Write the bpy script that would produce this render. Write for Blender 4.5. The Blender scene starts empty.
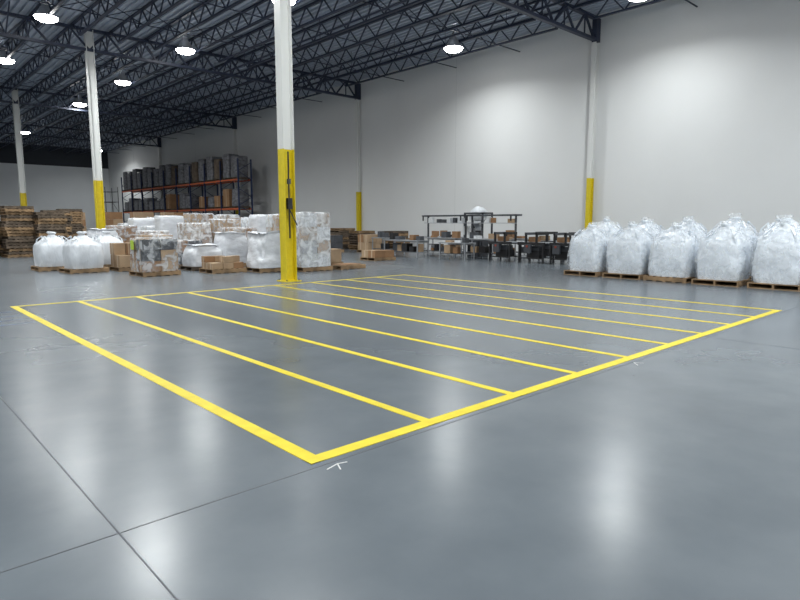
import bpy, math, random
from mathutils import Vector, Matrix, noise
random.seed(7)
S=bpy.context.scene
# ---------------------------------------------------------------- materials
def mat(name,col,rough=.6,metal=0,vary=0,scale=3,bump=0,bscale=20,stretch=(1,1,1),coat=0,col2=None,spec=.5,bdist=.05,trans=0):
    m=bpy.data.materials.new(name); m.use_nodes=True
    nt=m.node_tree; b=nt.nodes['Principled BSDF']
    b.inputs['Base Color'].default_value=(*col,1)
    b.inputs['Roughness'].default_value=rough
    b.inputs['Metallic'].default_value=metal
    b.inputs['Coat Weight'].default_value=coat
    b.inputs['Specular IOR Level'].default_value=spec
    tc=nt.nodes.new('ShaderNodeTexCoord'); mp=nt.nodes.new('ShaderNodeMapping')
    mp.inputs['Scale'].default_value=stretch
    nt.links.new(tc.outputs['Object'],mp.inputs['Vector'])
    if vary>0 or col2:
        n=nt.nodes.new('ShaderNodeTexNoise'); n.inputs['Scale'].default_value=scale; n.inputs['Detail'].default_value=5
        nt.links.new(mp.outputs[0],n.inputs['Vector'])
        r=nt.nodes.new('ShaderNodeValToRGB')
        a=[c*(1-vary) for c in col]; c2=col2 if col2 else [min(1,c*(1+vary)) for c in col]
        r.color_ramp.elements[0].position=.35; r.color_ramp.elements[1].position=.65
        r.color_ramp.elements[0].color=(*a,1); r.color_ramp.elements[1].color=(*c2,1)
        nt.links.new(n.outputs['Fac'],r.inputs['Fac']); nt.links.new(r.outputs[0],b.inputs['Base Color'])
    if bump>0:
        n2=nt.nodes.new('ShaderNodeTexNoise'); n2.inputs['Scale'].default_value=bscale; n2.inputs['Detail'].default_value=5
        n2.inputs['Distortion'].default_value=.6
        nt.links.new(mp.outputs[0],n2.inputs['Vector'])
        bp=nt.nodes.new('ShaderNodeBump'); bp.inputs['Strength'].default_value=bump; bp.inputs['Distance'].default_value=bdist
        nt.links.new(n2.outputs['Fac'],bp.inputs['Height']); nt.links.new(bp.outputs[0],b.inputs['Normal'])
    return m
def emat(name,col,s):
    m=bpy.data.materials.new(name); m.use_nodes=True; nt=m.node_tree
    b=nt.nodes['Principled BSDF']; b.inputs['Base Color'].default_value=(*col,1)
    b.inputs['Emission Color'].default_value=(*col,1); b.inputs['Emission Strength'].default_value=s
    return m
def film(name,alpha,col=(.82,.85,.89),bs=6,var=.25,bump=.6):
    m=mat(name,col,.25,bump=bump,bscale=bs,stretch=(1,1,.5))
    nt=m.node_tree; b=nt.nodes['Principled BSDF']
    n=nt.nodes.new('ShaderNodeTexNoise'); n.inputs['Scale'].default_value=4; n.inputs['Detail'].default_value=7; n.inputs['Distortion'].default_value=1
    tc=nt.nodes.new('ShaderNodeTexCoord'); nt.links.new(tc.outputs['Object'],n.inputs['Vector'])
    mr=nt.nodes.new('ShaderNodeMapRange'); mr.inputs[1].default_value=.4; mr.inputs[2].default_value=.6
    mr.inputs[3].default_value=max(0,alpha-var); mr.inputs[4].default_value=min(1,alpha+var)
    nt.links.new(n.outputs['Fac'],mr.inputs[0]); nt.links.new(mr.outputs[0],b.inputs['Alpha'])
    return m

M={}
M['yellow']=mat('yellow_paint',(.66,.52,.012),.45,vary=.06,scale=8)
M['tape']=mat('yellow_floor_paint',(.62,.50,.030),.5,vary=.08,scale=6,spec=.3)
M['white']=mat('white_steel_paint',(.68,.69,.68),.4)
M['steel']=mat('dark_blue_steel',(.022,.031,.060),.5)
M['deck']=mat('roof_deck',(.44,.49,.58),.6)
M['wall']=mat('painted_concrete_wall',(.70,.71,.715),.65,vary=.025,scale=.25,bump=.04,bscale=8)
M['wallend']=mat('painted_end_wall',(.68,.70,.72),.7,vary=.03,scale=.3)
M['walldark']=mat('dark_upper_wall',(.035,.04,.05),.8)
M['seam']=mat('wall_seam',(.58,.59,.60),.7)
M['joint']=mat('joint_filler',(.065,.070,.08),.5)
M['wood']=mat('pallet_wood',(.27,.175,.095),.8,vary=.4,scale=2.5)
M['wood2']=mat('pallet_wood_grey',(.12,.09,.065),.85,vary=.4,scale=2.5)
M['card']=mat('cardboard',(.27,.15,.075),.8,vary=.12,scale=3)
M['card2']=mat('cardboard_pale',(.36,.25,.155),.8,vary=.12,scale=3)
M['tapeb']=mat('box_tape',(.48,.38,.27),.35)
M['bag']=mat('woven_bag_white',(.64,.67,.71),.4,vary=.10,scale=3,bump=.8,bscale=6,stretch=(1,1,.4),coat=.2)
M['bagclear']=mat('plastic_bag_white',(.68,.73,.79),.4,vary=.10,scale=3,bump=.5,bscale=4,stretch=(1,1,.4),coat=.15,bdist=.06)
M['haze']=film('loose_plastic_hood',.28,(.86,.90,.95),5,.22,.6)
M['wrap']=mat('white_stretch_wrap',(.64,.66,.70),.32,vary=.15,scale=2,bump=.6,bscale=5,stretch=(1,1,2))
M['wrapgrey']=mat('grey_stretch_wrap',(.15,.15,.165),.35,vary=.45,scale=3,bump=.6,bscale=5,stretch=(1,1,2))
M['film']=film('clear_stretch_film',.28)
M['filmthick']=film('hazy_stretch_film',.50)
M['blue']=mat('rack_blue',(.012,.025,.08),.45)
M['orange']=mat('rack_orange',(.50,.10,.03),.45)
M['black']=mat('black_metal',(.014,.014,.016),.45)
M['dgrey']=mat('machine_dark_grey',(.06,.065,.075),.5,vary=.2)
M['alu']=mat('brushed_steel',(.42,.44,.47),.35,.6)
M['pale']=mat('pale_laminate',(.62,.64,.66),.4)
M['red']=mat('red_plastic',(.3,.05,.03),.4)
M['lime']=mat('fluorescent_paper',(.45,.62,.05),.6)
M['lampshell']=mat('lamp_shell',(.5,.5,.52),.4,.5)
M['lens']=emat('lamp_lens',(1,.99,.95),40)
M['blue_chalk']=mat('blue_marking',(.075,.105,.19),.35,vary=.3,scale=8)
M['chalk']=mat('white_chalk',(.6,.6,.6),.7)

# floor material : sealed / burnished concrete
fm=bpy.data.materials.new('polished_concrete'); fm.use_nodes=True
nt=fm.node_tree; b=nt.nodes['Principled BSDF']
tc=nt.nodes.new('ShaderNodeTexCoord'); mp=nt.nodes.new('ShaderNodeMapping'); mp.inputs['Location'].default_value=(3.3,1.7,.73)
nt.links.new(tc.outputs['Object'],mp.inputs['Vector'])
def nz(scale,detail=3,rough=.5,dist=0):
    n=nt.nodes.new('ShaderNodeTexNoise'); n.inputs['Scale'].default_value=scale; n.inputs['Detail'].default_value=detail; n.inputs['Roughness'].default_value=rough; n.inputs['Distortion'].default_value=dist
    nt.links.new(mp.outputs[0],n.inputs['Vector']); return n
n1=nz(.3,3); n2=nz(1.5,5,.55,0)
r=nt.nodes.new('ShaderNodeValToRGB')
r.color_ramp.elements[0].position=.3; r.color_ramp.elements[1].position=.7
r.color_ramp.elements[0].color=(.088,.103,.120,1); r.color_ramp.elements[1].color=(.140,.159,.178,1)
mx=nt.nodes.new('ShaderNodeMath'); mx.operation='MULTIPLY_ADD'; mx.inputs[1].default_value=.5
mx2=nt.nodes.new('ShaderNodeMath'); mx2.operation='MULTIPLY'; mx2.inputs[1].default_value=.5
nt.links.new(n2.outputs['Fac'],mx2.inputs[0]); nt.links.new(n1.outputs['Fac'],mx.inputs[0]); nt.links.new(mx2.outputs[0],mx.inputs[2])
nt.links.new(mx.outputs[0],r.inputs['Fac']); nt.links.new(r.outputs[0],b.inputs['Base Color'])
mr=nt.nodes.new('ShaderNodeMapRange'); mr.inputs[1].default_value=.3; mr.inputs[2].default_value=.7; mr.inputs[3].default_value=.235; mr.inputs[4].default_value=.28
nt.links.new(n1.outputs['Fac'],mr.inputs[0]); nt.links.new(mr.outputs[0],b.inputs['Roughness'])
M['floor']=fm

# ---------------------------------------------------------------- mesh builder
class MB:
    def __init__(s): s.v=[];s.f=[];s.mi=[];s.sm=[];s.mats=[]
    def m(s,k):
        if k not in s.mats: s.mats.append(k)
        return s.mats.index(k)
    def add(s,vs,fs,k,smooth=False):
        o=len(s.v); s.v+= [tuple(p) for p in vs]; i=s.m(k)
        for f in fs: s.f.append(tuple(o+a for a in f)); s.mi.append(i); s.sm.append(smooth)
    BF=[(0,3,2,1),(4,5,6,7),(0,1,5,4),(1,2,6,5),(2,3,7,6),(3,0,4,7)]
    def box(s,c,d,k,rz=0):
        x,y,z=[a/2 for a in d]; co,si=math.cos(rz),math.sin(rz)
        vs=[]
        for zz in(-z,z):
            for xx,yy in((-x,-y),(x,-y),(x,y),(-x,y)):
                vs.append((c[0]+xx*co-yy*si,c[1]+xx*si+yy*co,c[2]+zz))
        s.add(vs,s.BF,k)
    def beam(s,p,q,w,h,k):
        p=Vector(p);q=Vector(q);d=(q-p).normalized()
        up=Vector((0,0,1)) if abs(d.z)<.99 else Vector((0,1,0))
        a=d.cross(up).normalized()*w/2; bb=a.cross(d).normalized()*h/2
        vs=[p-a-bb,p+a-bb,p+a+bb,p-a+bb,q-a-bb,q+a-bb,q+a+bb,q-a+bb]
        s.add(vs,s.BF,k)
    def cyl(s,p,q,r,k,n=12,r2=None):
        p=Vector(p);q=Vector(q);d=(q-p).normalized(); r2=r if r2 is None else r2
        up=Vector((0,0,1)) if abs(d.z)<.99 else Vector((0,1,0))
        a=d.cross(up).normalized(); bb=a.cross(d).normalized(); vs=[]
        for c,rr in((p,r),(q,r2)):
            for i in range(n):
                t=2*math.pi*i/n; vs.append(c+a*math.cos(t)*rr+bb*math.sin(t)*rr)
        fs=[(i,(i+1)%n,n+(i+1)%n,n+i) for i in range(n)]
        s.add(vs,fs,k,True); s.add(vs[:n],[tuple(range(n))[::-1]],k); s.add(vs[n:],[tuple(range(n))],k)
    def rings(s,c,prof,k,n=48,amp=.02,fr=2.5,seed=0,rz=0,lobes=0,caps=True,hf=0):
        """prof: (z,hx,hy,exponent)"""
        vs=[];so=Vector((seed*7.3,seed*3.1,seed*1.7)); co,si=math.cos(rz),math.sin(rz)
        for (z,hx,hy,e) in prof:
            for i in range(n):
                t=2*math.pi*i/n; cc,ss=math.cos(t),math.sin(t)
                x=hx*math.copysign(abs(cc)**(2/e),cc); y=hy*math.copysign(abs(ss)**(2/e),ss)
                nn=noise.noise(Vector((x*fr,y*fr,z*fr))+so)+.5*noise.noise(Vector((x*fr*3,y*fr*3,z*fr*1.2))+so)
                if hf: nn+=hf*(1-2*abs(noise.noise(Vector((x*fr*4,y*fr*4,z*fr*1.6))-so)))
                g=1+amp*nn/max(.12,max(hx,hy))*1.0+lobes*math.sin(i*2*math.pi*7/n+seed)
                x*=g;y*=g; zz=z+(amp*nn if z>prof[0][0]+.05 else 0)
                vs.append((c[0]+x*co-y*si,c[1]+x*si+y*co,c[2]+zz))
        fs=[]
        R=len(prof)
        for j in range(R-1):
            for i in range(n): fs.append((j*n+i,j*n+(i+1)%n,(j+1)*n+(i+1)%n,(j+1)*n+i))
        s.add(vs,fs,k,True)
        if caps: s.add(vs[-n:],[tuple(range(n))],k); s.add(vs[:n],[tuple(range(n))[::-1]],k)
    def pallet(s,x=0,y=0,z=0,L=1.2,W=1.0,k='wood',rz=0):
        co,si=math.cos(rz),math.sin(rz)
        def b(cx,cy,cz,dx,dy,dz): s.box((x+cx*co-cy*si,y+cx*si+cy*co,z+cz),(dx,dy,dz),k,rz)
        for yy in(-W/2+.02,0,W/2-.02): b(0,yy,.07,L,.04,.10)
        for i in range(7): b(-L/2+.05+i*(L-.1)/6,0,.13,.095,W,.02)
        for i in (0,1.5,3,4.5,6): b(-L/2+.05+i*(L-.1)/6,0,.01,.095,W,.02)
    def carton(s,c,d,k='card',rz=0):
        s.box((c[0],c[1],c[2]+d[2]/2),d,k,rz)
        s.box((c[0],c[1],c[2]+d[2]/2),(d[0]*1.004,.06,d[2]*1.006),'tapeb',rz)
    def obj(s,name,loc=(0,0,0),rz=0,parent=None,bevel=0):
        me=bpy.data.meshes.new(name+'_mesh'); me.from_pydata(s.v,[],s.f)
        for k in s.mats: me.materials.append(M[k])
        me.polygons.foreach_set('material_index',s.mi); me.polygons.foreach_set('use_smooth',s.sm); me.update()
        o=bpy.data.objects.new(name,me); S.collection.objects.link(o)
        o.location=loc; o.rotation_euler=(0,0,rz)
        if parent: o.parent=parent
        return o
def empty(name,loc=(0,0,0)):
    e=bpy.data.objects.new(name,None); e.location=loc; S.collection.objects.link(e); return e

# ---------------------------------------------------------------- room shell
XW=25.15; XL=-24.0; Y0=-19.2; Y1=82.5; ZD=10.72
CY=[-2.4,14.4,31.2,48.0,64.8]; CX=[9.0,-7.6]
b=MB(); b.box(((XW+XL)/2,(Y0+Y1)/2,-.1),(XW-XL,Y1-Y0,.2),'floor'); b.obj('floor')
b=MB(); b.box((XW+.15,(Y0+Y1)/2,ZD/2),(.3,Y1-Y0+.6,ZD),'wall'); b.obj('wall_right')
b=MB(); b.box((XL-.15,(Y0+Y1)/2,ZD/2),(.3,Y1-Y0+.6,ZD),'wall'); b.obj('wall_left')
b=MB(); b.box(((XW+XL)/2,Y0-.15,ZD/2),(XW-XL,.3,ZD),'wall'); b.obj('wall_back')
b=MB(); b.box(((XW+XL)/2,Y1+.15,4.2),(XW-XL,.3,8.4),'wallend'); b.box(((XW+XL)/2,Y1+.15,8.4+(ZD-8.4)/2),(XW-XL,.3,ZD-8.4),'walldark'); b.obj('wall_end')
b=MB(); b.box(((XW+XL)/2,(Y0+Y1)/2,ZD+.15),(XW-XL+.6,Y1-Y0+.6,.1),'deck')
y=XL
while y<XW: b.box((y+.1,(Y0+Y1)/2,ZD+.05),(.12,Y1-Y0,.1),'deck'); y+=.3
b.obj('ceiling')
b=MB(); y=6.0-8.4*3
while y<Y1: b.box((XW-.003,y,ZD/2),(.006,.025,ZD),'seam'); y+=8.4
b.obj('trim_wall_panel_seams')
b=MB()
x=.92-8.08*3
while x<XW: b.box((x,(Y0+Y1)/2,.0008),(.008,Y1-Y0,.0016),'joint'); x+=8.08
y=3.22-5.6*4
while y<Y1: b.box(((XW+XL)/2,y,.0008),(XW-XL,.007,.0016),'joint'); y+=11.2
b.obj('trim_floor_control_joints')
b=MB(); w=.115; ax0,ax1,ay0,ay1=2.25,12.72,3.34,13.65
for i in range(10):
    x=ax0+(ax1-ax0)*i/9; ww=w if i in(0,9) else .09
    b.box((x,(ay0+ay1)/2,.002),(ww,ay1-ay0+w,.004),'tape')
for y in(ay0,ay1): b.box(((ax0+ax1)/2,y,.0024),(ax1-ax0+w,w if y==ay0 else .09,.0048),'tape')
b.obj('yellow_floor_marking')
b=MB()
for p,q in(((2.22,3.14),(2.33,3.17)),((2.33,3.17),(2.29,3.08)),((2.33,3.17),(2.40,3.15))): b.beam((*p,.002),(*q,.002),.009,.003,'chalk')
for p,q in(((6.6,3.1),(6.7,3.2)),((6.7,3.2),(6.75,3.1))): b.beam((*p,.002),(*q,.002),.009,.003,'chalk')
b.obj('chalk_layout_mark')
b=MB()
for i in range(3): b.beam((1.0,12.2-i*.5,.001),(2.15,12.3-i*.5,.001),.06,.002,'blue_chalk')
b.beam((.6,12.7,.001),(2.1,12.9,.001),.06,.002,'blue_chalk')
b.obj('blue_floor_marking')

# ---------------------------------------------------------------- columns
def column(x,y,name='steel_column',wall=False):
    b=MB(); H=10.5; hy=3.62
    for z0,z1,k in((0.02,hy,'yellow'),(hy,H,'white')):
        zc=(z0+z1)/2; dz=z1-z0
        if wall:
            b.box((x-.30,y,zc),(.02,.20,dz),k); b.box((x-.03,y,zc),(.02,.20,dz),k); b.box((x-.165,y,zc),(.25,.014,dz),k)
        else:
            b.box((x-.16,y,zc),(.022,.30,dz),k); b.box((x+.16,y,zc),(.022,.30,dz),k); b.box((x,y,zc),(.30,.014,dz),k)
    if not wall:
        b.box((x,y,.012),(.5,.5,.024),'yellow')
        for sx in(-.2,.2):
            for sy in(-.2,.2): b.cyl((x+sx,y+sy,.02),(x+sx,y+sy,.06),.018,'dgrey',8)
    else: 
        b.box((x-.17,y,.012),(.32,.32,.024),'yellow')
        b.box((x-.17,y,10.0),(.34,.22,1.0),'steel')
    return b
for i,y in enumerate(CY):
    for x in CX:
        b=column(x,y)
        if x==9.0 and y==14.4:
            b.cyl((x-.02,y-.13,1.2),(x-.02,y-.13,3.55),.022,'black',8)
            b.box((x-.02,y-.14,2.15),(.14,.10,.30),'black'); b.box((x-.02,y-.14,2.75),(.08,.08,.14),'dgrey')
            b.beam((x-.02,y-.13,2.0),(x+.17,y-.22,1.55),.03,.03,'black')
        b.obj('steel_column')
    b=column(XW,y,wall=True); b.obj('wall_column')

# ---------------------------------------------------------------- roof steel
GB,GT=9.6,10.5
YS=[Y0]+CY+[Y1]
b=MB(); jb,jt=9.95,10.64
x=XL+.83
while x<XW-.3:
    for a,c in zip(YS[:-1],YS[1:]):
        b.beam((x,a,jt),(x,c,jt),.12,.07,'steel')
        b.beam((x,a+.9,jb),(x,c-.9,jb),.12,.07,'steel')
        n=max(2,round((c-a-1.8)/1.3)); st=(c-a-1.8)/n; p=[a+.9+i*st for i in range(n+1)]
        b.beam((x,a,jt),(x,p[0],jb),.05,.05,'steel'); b.beam((x,c,jt),(x,p[-1],jb),.05,.05,'steel')
        for i in range(n):
            m=(p[i]+p[i+1])/2
            b.beam((x,p[i],jb),(x,m,jt),.05,.05,'steel'); b.beam((x,m,jt),(x,p[i+1],jb),.05,.05,'steel')
    x+=1.66
b.obj('roof_joists')
b=MB()
for a,c in zip(YS[:-1],YS[1:]):
    for t in(.25,.5,.75):
        y=a+(c-a)*t
        b.beam((XL,y,jb+.03),(XW,y,jb+.03),.04,.04,'steel')
    x=XL+.83
    while x<XW-1.9:
        for t in(.25,.75):
            y=a+(c-a)*t; b.beam((x,y,jb),(x+1.66,y,jt),.03,.03,'steel'); b.beam((x,y,jt),(x+1.66,y,jb),.03,.03,'steel')
        x+=1.66
b.obj('roof_bridging')
xs=[XW-.35,9.0,-7.6,XL]
for y in CY:
    b=MB()
    for x1,x0 in zip(xs[:-1],xs[1:]):
        b.beam((x0,y,GT),(x1,y,GT),.20,.12,'steel'); b.beam((x0,y,GB),(x1,y,GB),.20,.12,'steel')
        n=10; st=(x1-x0)/n
        for i in range(n):
            a=x0+i*st
            b.beam((a,y,GB),(a+st/2,y,GT),.08,.08,'steel'); b.beam((a+st/2,y,GT),(a+st,y,GB),.08,.08,'steel')
            b.beam((a+st/2,y,GB),(a+st/2,y,GT),.05,.05,'steel')
        for a in (x0+st*2,x0+st*5,x0+st*8):
            b.beam((a,y,GB),(a,y+1.3,jt),.05,.05,'steel'); b.beam((a,y,GB),(a,y-1.3,jt),.05,.05,'steel')
    b.obj('roof_truss')
b=MB()
for x in(3.5,16.0,20.4,-5,-14): 
    b.cyl((x,Y0+.1,9.82),(x,Y1-.1,9.82),.045,'steel',8)
    y=Y0+1
    while y<Y1-.2: b.cyl((x,y,9.8),(x,y,10.6),.012,'steel',6); b.cyl((x,y,9.8),(x,y,9.7),.02,'steel',6); y+=3.4
b.obj('sprinkler_pipes')

# ---------------------------------------------------------------- lamps
def lamp(x,y,z=9.88,e=1.0):
    b=MB(); R=.42
    prof=[(.62,.07),(.60,.13),(.42,.15),(.40,.20),(.25,.27),(.08,R),(0,R+.02)]
    n=24; vs=[]
    for (zz,rr) in prof:
        for i in range(n):
            t=2*math.pi*i/n; vs.append((rr*math.cos(t),rr*math.sin(t),zz))
    fs=[((j)*n+i,(j+1)*n+i,(j+1)*n+(i+1)%n,j*n+(i+1)%n) for j in range(len(prof)-1) for i in range(n)]
    b.add(vs,fs,'lampshell',True)
    vs=[]
    for rr,zz in((R+.02,0),(R*.95,-.07),(R*.75,-.12)):
        for i in range(n): vs.append((rr*math.cos(2*math.pi*i/n),rr*math.sin(2*math.pi*i/n),zz))
    b.add(vs,[(j*n+i,j*n+n+i,j*n+n+(i+1)%n,j*n+(i+1)%n) for j in(0,1) for i in range(n)],'lens',True)
    b.add(vs[-n:],[tuple(range(n))[::-1]],'lens')
    b.cyl((0,0,.6),(0,0,10.62-z),.015,'black',6)
    o=b.obj('high_bay_light',(x,y,z))
    l=bpy.data.lights.new('lamp_source','AREA'); l.shape='DISK'; l.size=.75; l.energy=LP*e; l.color=(.96,1,.995); l.spread=math.radians(155)
    lo=bpy.data.objects.new('lamp_source',l); S.collection.objects.link(lo); lo.parent=o; lo.location=(0,0,-.14)
LP=350
for x,ys in ((21.5,[-16.1,-7.1,1.9,10.75,19.7,73.8]),(12.75,[-15.8,-6.8,2.2,20.3,29.2,38.2,47.2,65.2]),(6.65,[-16,-7.1,1.8,10.7,19.6,28.45,37.2]),  # last lamp of the first two rows is added to light the end wall
             (-2.5,[-15.8,-6.8,2.2,11.2,20.3,29.2,38.2,47.2,56.2,65.2,74.2]),(-13,[-15.8,-6.8,2.2,11.2,20.3,29.2,38.2,47.2,56.2,65.2])):
    for yy in ys: lamp(x,yy,9.68 if x>20 else 9.88,.85 if x>20 else 1.05)

# ---------------------------------------------------------------- bulk bags
def sackprof(h,hw,neck=True,g=1.0):
    p=[]
    N=20
    for i in range(N+1):
        t=i/N; z=t*h
        bul=.93+.08*math.sin(math.pi*min(1,t*1.2))
        if t>.72: bul*=1-.72*((t-.72)/.28)**1.6
        e=5.0-2.4*t
        p.append((z,hw*bul*g,hw*bul*g,e))
    if neck:
        z=h; p+=[(z+.02,.15,.13,2),(z+.05,.08,.07,2),(z+.09,.11,.10,2),(z+.14,.15,.11,2),(z+.17,.10,.06,2)]
    return p
def bulkbag(x,y,h=1.25,hw=.56,rz=0,k='bagclear',seed=0,lean=0):
    b=MB(); b.pallet(L=1.2,W=1.15,k='wood')
    b.rings((0,0,.14),sackprof(h,hw),k,n=64,amp=.03,fr=2.4,seed=seed,lobes=.006,hf=.4)
    if k=='bagclear':
        b.rings((0,0,.16),sackprof(h+.06,hw+.03,True),'haze',n=64,amp=.035,fr=2.8,seed=seed+90,lobes=.010,hf=.6,caps=False)
    for sx in(-1,1):
        for sy in(-1,1):
            p=[Vector((sx*hw*.80,sy*hw*.80,h*.66)),Vector((sx*hw*.74,sy*hw*.6,h*.95)),Vector((sx*hw*.5,sy*hw*.40,h*1.07)),Vector((sx*hw*.42,sy*hw*.6,h*.95)),Vector((sx*hw*.6,sy*hw*.84,h*.70))]
            for a,c in zip(p[:-1],p[1:]): b.beam(a+Vector((0,0,.1)),c+Vector((0,0,.1)),.05,.014,k)
    return b.obj('bulk_bag',(x,y,0),rz)
s=1
rows=[(17.15,[9.75,8.45,7.15,5.85,4.5,3.2,1.9]),(18.5,[10.0,8.7,7.4,6.1,4.8,3.5,2.2,.9]),(19.85,[9.2,7.9,6.6,5.3,4.0,2.7,1.4])]
for rx,ys in rows:
    for yy in ys:
        bulkbag(rx+random.uniform(-.04,.04),yy,h=random.uniform(1.22,1.36)+(.12 if rx>18 else 0),hw=.555,rz=random.choice([0,math.pi/2])+random.uniform(-.03,.03),seed=s); s+=1
bulkbag(5.65,21.7,1.02,.54,.05,'bag',31); bulkbag(5.15,23.4,1.0,.54,0,'bag',32)
bulkbag(6.9,23.3,1.0,.54,0,'bag',33)

# ---------------------------------------------------------------- pallets stacks
def pstack(x,y,n,rz=0,k='wood'):
    b=MB()
    for i in range(n):
        kk=random.choice([k,'wood2','wood2','wood'])
        b.pallet(random.uniform(-.06,.06),random.uniform(-.06,.06),i*.141,k=kk,rz=random.uniform(-.07,.07))
    b.obj('pallet_stack',(x,y,0),rz)
for a in((5.9,33.2,17,.1),(7.1,32.5,15,0),(5.2,35.2,12,.05),(8.0,35.2,16,0),(6.6,35.0,15,0),(9.5,38.8,17,0),(8.2,38.4,13,0),(4.4,33.6,11,0),
         (21.3,29.7,7,0),(22.8,28.2,8,0),(20.9,31.6,6,0),(23.6,26.0,8,0),(22.2,26.3,5,0),(22.9,30.2,9,0)): pstack(*a)

# ---------------------------------------------------------------- wrapped loads
def wprof(h,hx,hy,e=7,t=.03):
    p=[(0,hx*.97,hy*.97,e)]
    for i in range(1,13): p.append((h*i/12*.985,hx*(1-t*(i/12)**3),hy*(1-t*(i/12)**3),e))
    p+=[(h,hx*.9,hy*.9,e),(h+.005,hx*.5,hy*.5,4)]
    return p
def wrapped(x,y,h,k='wrap',hx=.56,hy=.48,rz=0,seed=0,name='shrink_wrapped_pallet',amp=.02,hf=.4,t=.03):
    b=MB(); b.pallet(k=random.choice(['wood','wood2']))
    b.rings((0,0,.14),wprof(h-.14,hx,hy,5 if amp>.03 else 7,t),k,n=48,amp=amp,fr=2,seed=seed,hf=hf)
    return b.obj(name,(x,y,0),rz)
def boxed(x,y,nx,ny,nz,bz,wrapk=None,hx=.55,hy=.46,rz=0,seed=0,name='carton_pallet_load',cols=('card','card2'),miss=0,tag=False):
    rnd=random.Random(seed); b=MB(); b.pallet(k='wood')
    dx,dy=2*hx/nx,2*hy/ny
    for k in range(nz):
        for i in range(nx):
            for j in range(ny):
                if k==nz-1 and rnd.random()<miss: continue
                jx,jy=rnd.uniform(-.01,.01),rnd.uniform(-.01,.01)
                b.carton((-hx+dx*(i+.5)+jx,-hy+dy*(j+.5)+jy,.14+k*bz),(dx-.012,dy-.012,bz-.008),rnd.choice(cols))
    if wrapk: b.rings((0,0,.14),wprof(nz*bz+.03,hx+.035,hy+.035,9),wrapk,n=48,amp=.02,fr=2,seed=seed,hf=.4)
    if tag: b.box((-hx-.07,.12,.14+nz*bz*.82),(.01,.22,.28),'lime')
    return b.obj(name,(x,y,0),rz)
sd=50
for i,xx in enumerate((10.9,12.4,13.9,15.4)):
    for j,yy in enumerate((27.8,29.3,30.9,32.6)):
        sd+=1
        q=(i*3+j*2)%4
        if q in(0,): wrapped(xx+random.uniform(-.08,.08),yy+random.uniform(-.08,.08),random.uniform(1.6,2.15),'wrap',seed=sd)
        else: boxed(xx,yy,2,2,random.choice([3,4,4]),random.choice([.43,.47]),'film' if q==3 else 'filmthick',seed=sd,name='shrink_wrapped_pallet',cols=(('card2','pale'),('pale','wrap'),('card','card2','pale'))[q-1])
wrapped(8.0,27.6,1.35,'wrap',seed=3,rz=.3,amp=.07,t=.25); boxed(9.6,26.2,2,2,3,.37,'filmthick',seed=4,name='shrink_wrapped_pallet')
boxed(9.1,28.6,2,2,3,.44,'film',seed=5,name='shrink_wrapped_pallet',cols=('card','dgrey'))
boxed(6.95,18.9,2,2,3,.33,'film',rz=.08,seed=11,name='shrink_wrapped_pallet',cols=('dgrey','card2','wrapgrey','card'),tag=True)
boxed(7.1,21.4,3,2,2,.40,None,seed=12,miss=.3)
boxed(8.6,23.3,2,2,3,.34,'film',seed=13,name='shrink_wrapped_pallet')
boxed(8.95,21.5,2,2,2,.42,'film',seed=14,name='shrink_wrapped_pallet',cols=('dgrey','card')); wrapped(10.4,20.6,1.25,'wrap',seed=15,amp=.06,t=.2)
wrapped(9.0,20.0,.85,'wrap',seed=16,amp=.07,t=.3)
boxed(9.0,18.45,3,3,2,.20,None,seed=17,miss=.35,hy=.4)
wrapped(10.35,17.85,1.25,'wrap',seed=18,amp=.09,hy=.5,t=.3,hf=.8)
boxed(11.6,17.2,2,2,4,.45,'filmthick',seed=19,name='shrink_wrapped_pallet',cols=('pale','wrap','alu','card2'))
boxed(11.9,19.2,2,2,4,.44,'film',seed=20,name='shrink_wrapped_pallet',cols=('card2','card','pale')); wrapped(13.1,22.8,1.95,'wrap',seed=21); boxed(12.0,24.3,2,2,4,.40,'film',seed=22,name='shrink_wrapped_pallet',cols=('card','card2')); boxed(10.6,24.2,2,2,4,.36,'filmthick',seed=23,name='shrink_wrapped_pallet')
boxed(11.6,22.2,2,2,3,.42,'film',seed=24,name='shrink_wrapped_pallet')
for xx,yy,n in((11.6,38.2,5),(13.0,37.0,5),(10.3,41,5),(14.6,36.5,5),(16.2,35.5,4)): boxed(xx,yy,2,2,n,.42,None,seed=int(xx*10))
for xx,yy in((17,29),(17.2,31),(17.4,33),(18.8,30.5)): wrapped(xx,yy,1.6,random.choice(['wrap','wrapgrey']),seed=int(yy))
b=MB(); b.pallet(); b.box((.1,0,.15),(.9,.6,.02),'card'); b.obj('wooden_pallet',(12.95,17.05,0),.1)
boxed(13.2,18.7,2,2,1,.5,None,seed=33,miss=.5)
boxed(16.9,19.8,2,2,1,.30,None,seed=34,miss=.4)
boxed(21.0,25.2,2,2,2,.42,None,seed=35); boxed(19.4,26.8,2,2,2,.4,None,seed=36,cols=('card','dgrey')); boxed(18.2,28.0,2,2,2,.4,None,seed=37)

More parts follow.
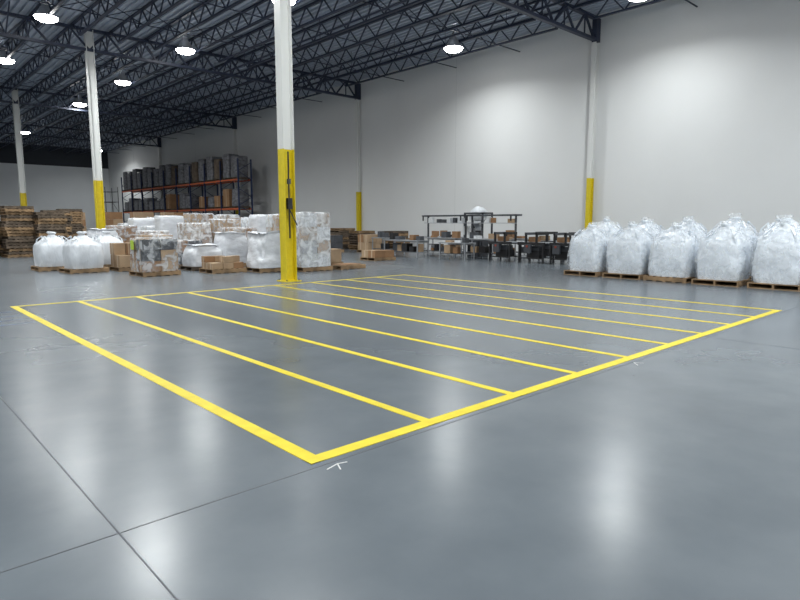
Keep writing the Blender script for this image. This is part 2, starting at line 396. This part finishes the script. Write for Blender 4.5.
# ---------------------------------------------------------------- pallet rack
R=empty('pallet_rack',(22.0,42.0,0))
b=MB(); L=26.1; nb=9; bay=L/nb; D=1.1; HU=6.4
for i in range(nb+1):
    y=i*bay
    for x in(0,D):
        b.box((x,y,HU/2),(.10,.10,HU),'blue'); b.box((x,y,.01),(.15,.14,.02),'blue')
    z=.3
    while z<HU-.7: b.beam((0,y,z),(D,y,z+.65),.04,.04,'blue'); b.beam((D,y,z+.65),(0,y,z+1.3) if z+1.3<HU else (D,y,HU-.1),.04,.04,'blue'); z+=1.3
    b.beam((0,y,.2),(D,y,.2),.04,.03,'blue')
LV=(2.65,4.85)
for z in LV:
    for x in(0,D):
        for i in range(nb): b.box((x,(i+.5)*bay,z),(.05,bay-.08,.13),'orange')
    for i in range(nb): 
        for t in(.2,.4,.6,.8): b.box((D/2,(i+t)*bay,z+.03),(D-.05,.05,.04),'alu')
b.obj('frame',parent=R)
b=MB(); rr=random.Random(5)
for z0 in(0,LV[0]+.066,LV[1]+.066):
    for i in range(nb):
        for j in(.27,.73):
            if z0<4 and rr.random()<.2: continue
            y=(i+j)*bay; h=rr.uniform(1.7,2.2) if z0>4 else rr.uniform(.9,1.7)
            b.pallet(D/2,y,z0,L=1.1,W=1.1,k='wood2')
            k=rr.choice(['wrapgrey','wrapgrey','wrapgrey','card']) if z0<4 else rr.choice(['wrapgrey','wrapgrey','wrapgrey','wrapgrey','wrapgrey','wood2'])
            if k=='card':
                for q in range(int(h/.45)):
                    for u in(-.27,.27): b.carton((D/2+u,y,z0+.14+q*.45),(.52,1.0,.44),'card')
            else: b.rings((D/2,y,z0+.14),wprof(h-.14,.52,.52),k,n=32,amp=.02,fr=2,seed=i)
b.obj('stored_loads',parent=R)

b=MB()
for x in(0,1.3):
    for y in(0,2.0): b.cyl((x,y,.12),(x,y,5.4),.035,'black',8); b.cyl((x-.03,y,.06),(x+.03,y,.06),.06,'black',10)
for z in(.5,1.6,2.7,3.8,4.9):
    for x in(0,1.3): b.cyl((x,0,z),(x,2,z),.025,'black',6)
    for y in(0,2.0): b.cyl((0,y,z),(1.3,y,z),.025,'black',6)
for z in(.5,2.7): 
    for x in(0,1.3): b.cyl((x,0,z),(x,2,z+1.1),.02,'black',6)
b.box((.65,1,3.8),(1.2,1.9,.05),'wood2'); b.obj('rolling_scaffold',(20.6,69.2,0))

# ---------------------------------------------------------------- packing bench
def bench(x,y,L,W,h=.9,over=None,k='alu',name='work_table',stuff=True,seed=0):
    b=MB(); rnd=random.Random(seed)
    b.box((0,0,h-.02),(W,L,.04),k); n=max(1,round(L/1.8))
    for i in range(n+1):
        yy=-L/2+.05+i*(L-.1)/n
        for sx in(-W/2+.05,W/2-.05): b.box((sx,yy,(h-.04)/2),(.05,.05,h-.04),'alu')
        b.box((0,yy,.25),(W-.1,.04,.04),'alu')
        if over: b.box((W/2-.05,yy,h+(over-h)/2),(.07,.07,over-h),'dgrey')
    b.box((0,0,.25),(W-.1,L-.1,.025),'dgrey')
    b.box((W/2-.05,0,h-.08),(.04,L,.08),'alu')
    if over:
        b.box((W/2-.05,0,over),(.07,L+.5,.08),'dgrey'); b.box((W/2-.15,0,over-.35),(.25,L,.03),'alu')
        for i in range(n+1):
            yy=-L/2+.05+i*(L-.1)/n; b.box((W/2-.25,yy,over),(.5,.05,.05),'dgrey'); b.box((W/2-.42,yy,over-.12),(.05,.05,.25),'black')
    if stuff:
        # items packed side by side along the top and the lower shelf
        for z in (h,.265):
            yy=-L/2+.12
            while yy<L/2-.35:
                d=(rnd.uniform(.2,.4),rnd.uniform(.15,.38),rnd.uniform(.08,.38))
                if rnd.random()<.85: b.box((rnd.uniform(-W*.15,W*.12),yy+d[1]/2,z+d[2]/2),d,rnd.choice(['card','dgrey','pale','black','card2','black','dgrey','card']))
                yy+=d[1]+rnd.uniform(.02,.2)
        if over:
            yy=-L/2+.1
            while yy<L/2-.3:
                d=(.2,rnd.uniform(.12,.3),rnd.uniform(.08,.27))
                if rnd.random()<.7: b.box((W/2-.15,yy+d[1]/2,over-.335+d[2]/2),d,rnd.choice(['card','pale','dgrey','card2']))
                yy+=d[1]+rnd.uniform(.03,.25)
    return b.obj(name,(x,y,0))
bench(21.2,20.1,2.6,.85,over=1.95,name='packing_bench',seed=1)
bench(21.2,17.2,2.6,.85,over=1.95,name='packing_bench',seed=2)
bench(19.6,20.9,2.4,.8,.8,seed=3); bench(19.9,17.9,1.6,.7,.75,seed=4)
bench(20.6,23.3,1.8,.8,.85,seed=6)
bench(22.9,21.5,2.4,.8,.9,seed=8); bench(22.9,16.9,1.6,.8,.9,seed=9)
bench(20.9,11.1,2.4,.85,.85,k='pale',seed=5,stuff=False,name='folding_table')
# bag filling machine: post frame, hopper, drum body, control box, hood
b=MB()
for sy in(-.55,.55):
    for sx in(-.35,.35): b.box((sx,sy,1.05),(.07,.07,2.1),'dgrey')
    b.box((0,sy,2.06),(.77,.07,.08),'dgrey')
for sx in(-.35,.35): b.box((sx,0,2.06),(.07,1.17,.08),'dgrey')
b.box((0,0,.42),(.6,.8,.84),'dgrey'); b.cyl((0,0,.84),(0,0,1.35),.25,'alu',16); b.cyl((0,0,1.35),(0,0,1.75),.12,'alu',16,.34)
b.rings((0,0,1.75),[(0,.36,.40,3),(.2,.38,.40,3),(.4,.36,.36,3),(.55,.26,.22,3),(.62,.1,.1,2)],'bag',n=32,amp=.05,seed=3)
b.box((-.42,.35,1.25),(.14,.34,.42),'pale'); b.box((-.36,-.3,1.1),(.12,.25,.3),'black')
b.beam((-.35,-.55,1.6),(-.35,.55,1.6),.05,.05,'alu'); b.obj('filling_machine',(22.25,18.65,0))

def conveyor(x,y,L=1.3,seed=0):
    rnd=random.Random(seed); b=MB(); h=.78; W=.75
    for sx in(-W/2,W/2):
        b.box((sx,0,h),(.05,L,.12),'black')
        for yy in(-L/2+.08,L/2-.08): b.box((sx,yy,h/2),(.06,.06,h),'black')
        b.box((sx,0,.2),(.04,L-.15,.05),'black')
    n=int(L/.11)
    for i in range(n): b.cyl((-W/2,-L/2+.06+i*(L-.12)/(n-1),h+.03),(W/2,-L/2+.06+i*(L-.12)/(n-1),h+.03),.035,'alu',8)
    for yy in(-.25,.25): b.box((-W/2,yy,h+.2),(.07,.07,.42),'black'); b.box((W/2,yy,h+.2),(.07,.07,.42),'black')
    b.box((0,-.25,h+.4),(W+.07,.1,.1),'black'); b.box((0,.25,h+.4),(W+.07,.1,.1),'dgrey')
    b.box((0,0,h-.25),(.4,.5,.3),'dgrey'); b.box((-W/2-.08,.1,h-.2),(.12,.3,.35),'dgrey'); b.box((-W/2-.15,.1,h-.1),(.03,.08,.08),rnd.choice(['red','orange','lime']))
    b.box((0,0,.35),(.5,.6,.3),'black')
    b.box((0,.1,h+.17),(.4,.3,.2),rnd.choice(['card','card2']))
    return b.obj('case_sealer_conveyor',(x,y,0))
conveyor(20.4,15.6,1.2,1); conveyor(20.5,14.1,1.3,2); conveyor(20.7,12.9,.95,3)
conveyor(22.4,14.9,1.4,4); conveyor(22.3,13.2,1.2,5)

# ---------------------------------------------------------------- world + camera
w=bpy.data.worlds.new('World'); S.world=w; w.use_nodes=True
w.node_tree.nodes['Background'].inputs[0].default_value=(.5,.55,.6,1); w.node_tree.nodes['Background'].inputs[1].default_value=.3
c=bpy.data.cameras.new('Camera'); co=bpy.data.objects.new('Camera',c); S.collection.objects.link(co); S.camera=co
c.sensor_width=36; c.lens=26.78; c.clip_end=300
co.location=(0,0,1.65); co.rotation_euler=(math.radians(82.53),0,math.radians(-42.6))
S.view_settings.view_transform='Standard'; S.view_settings.look='None'
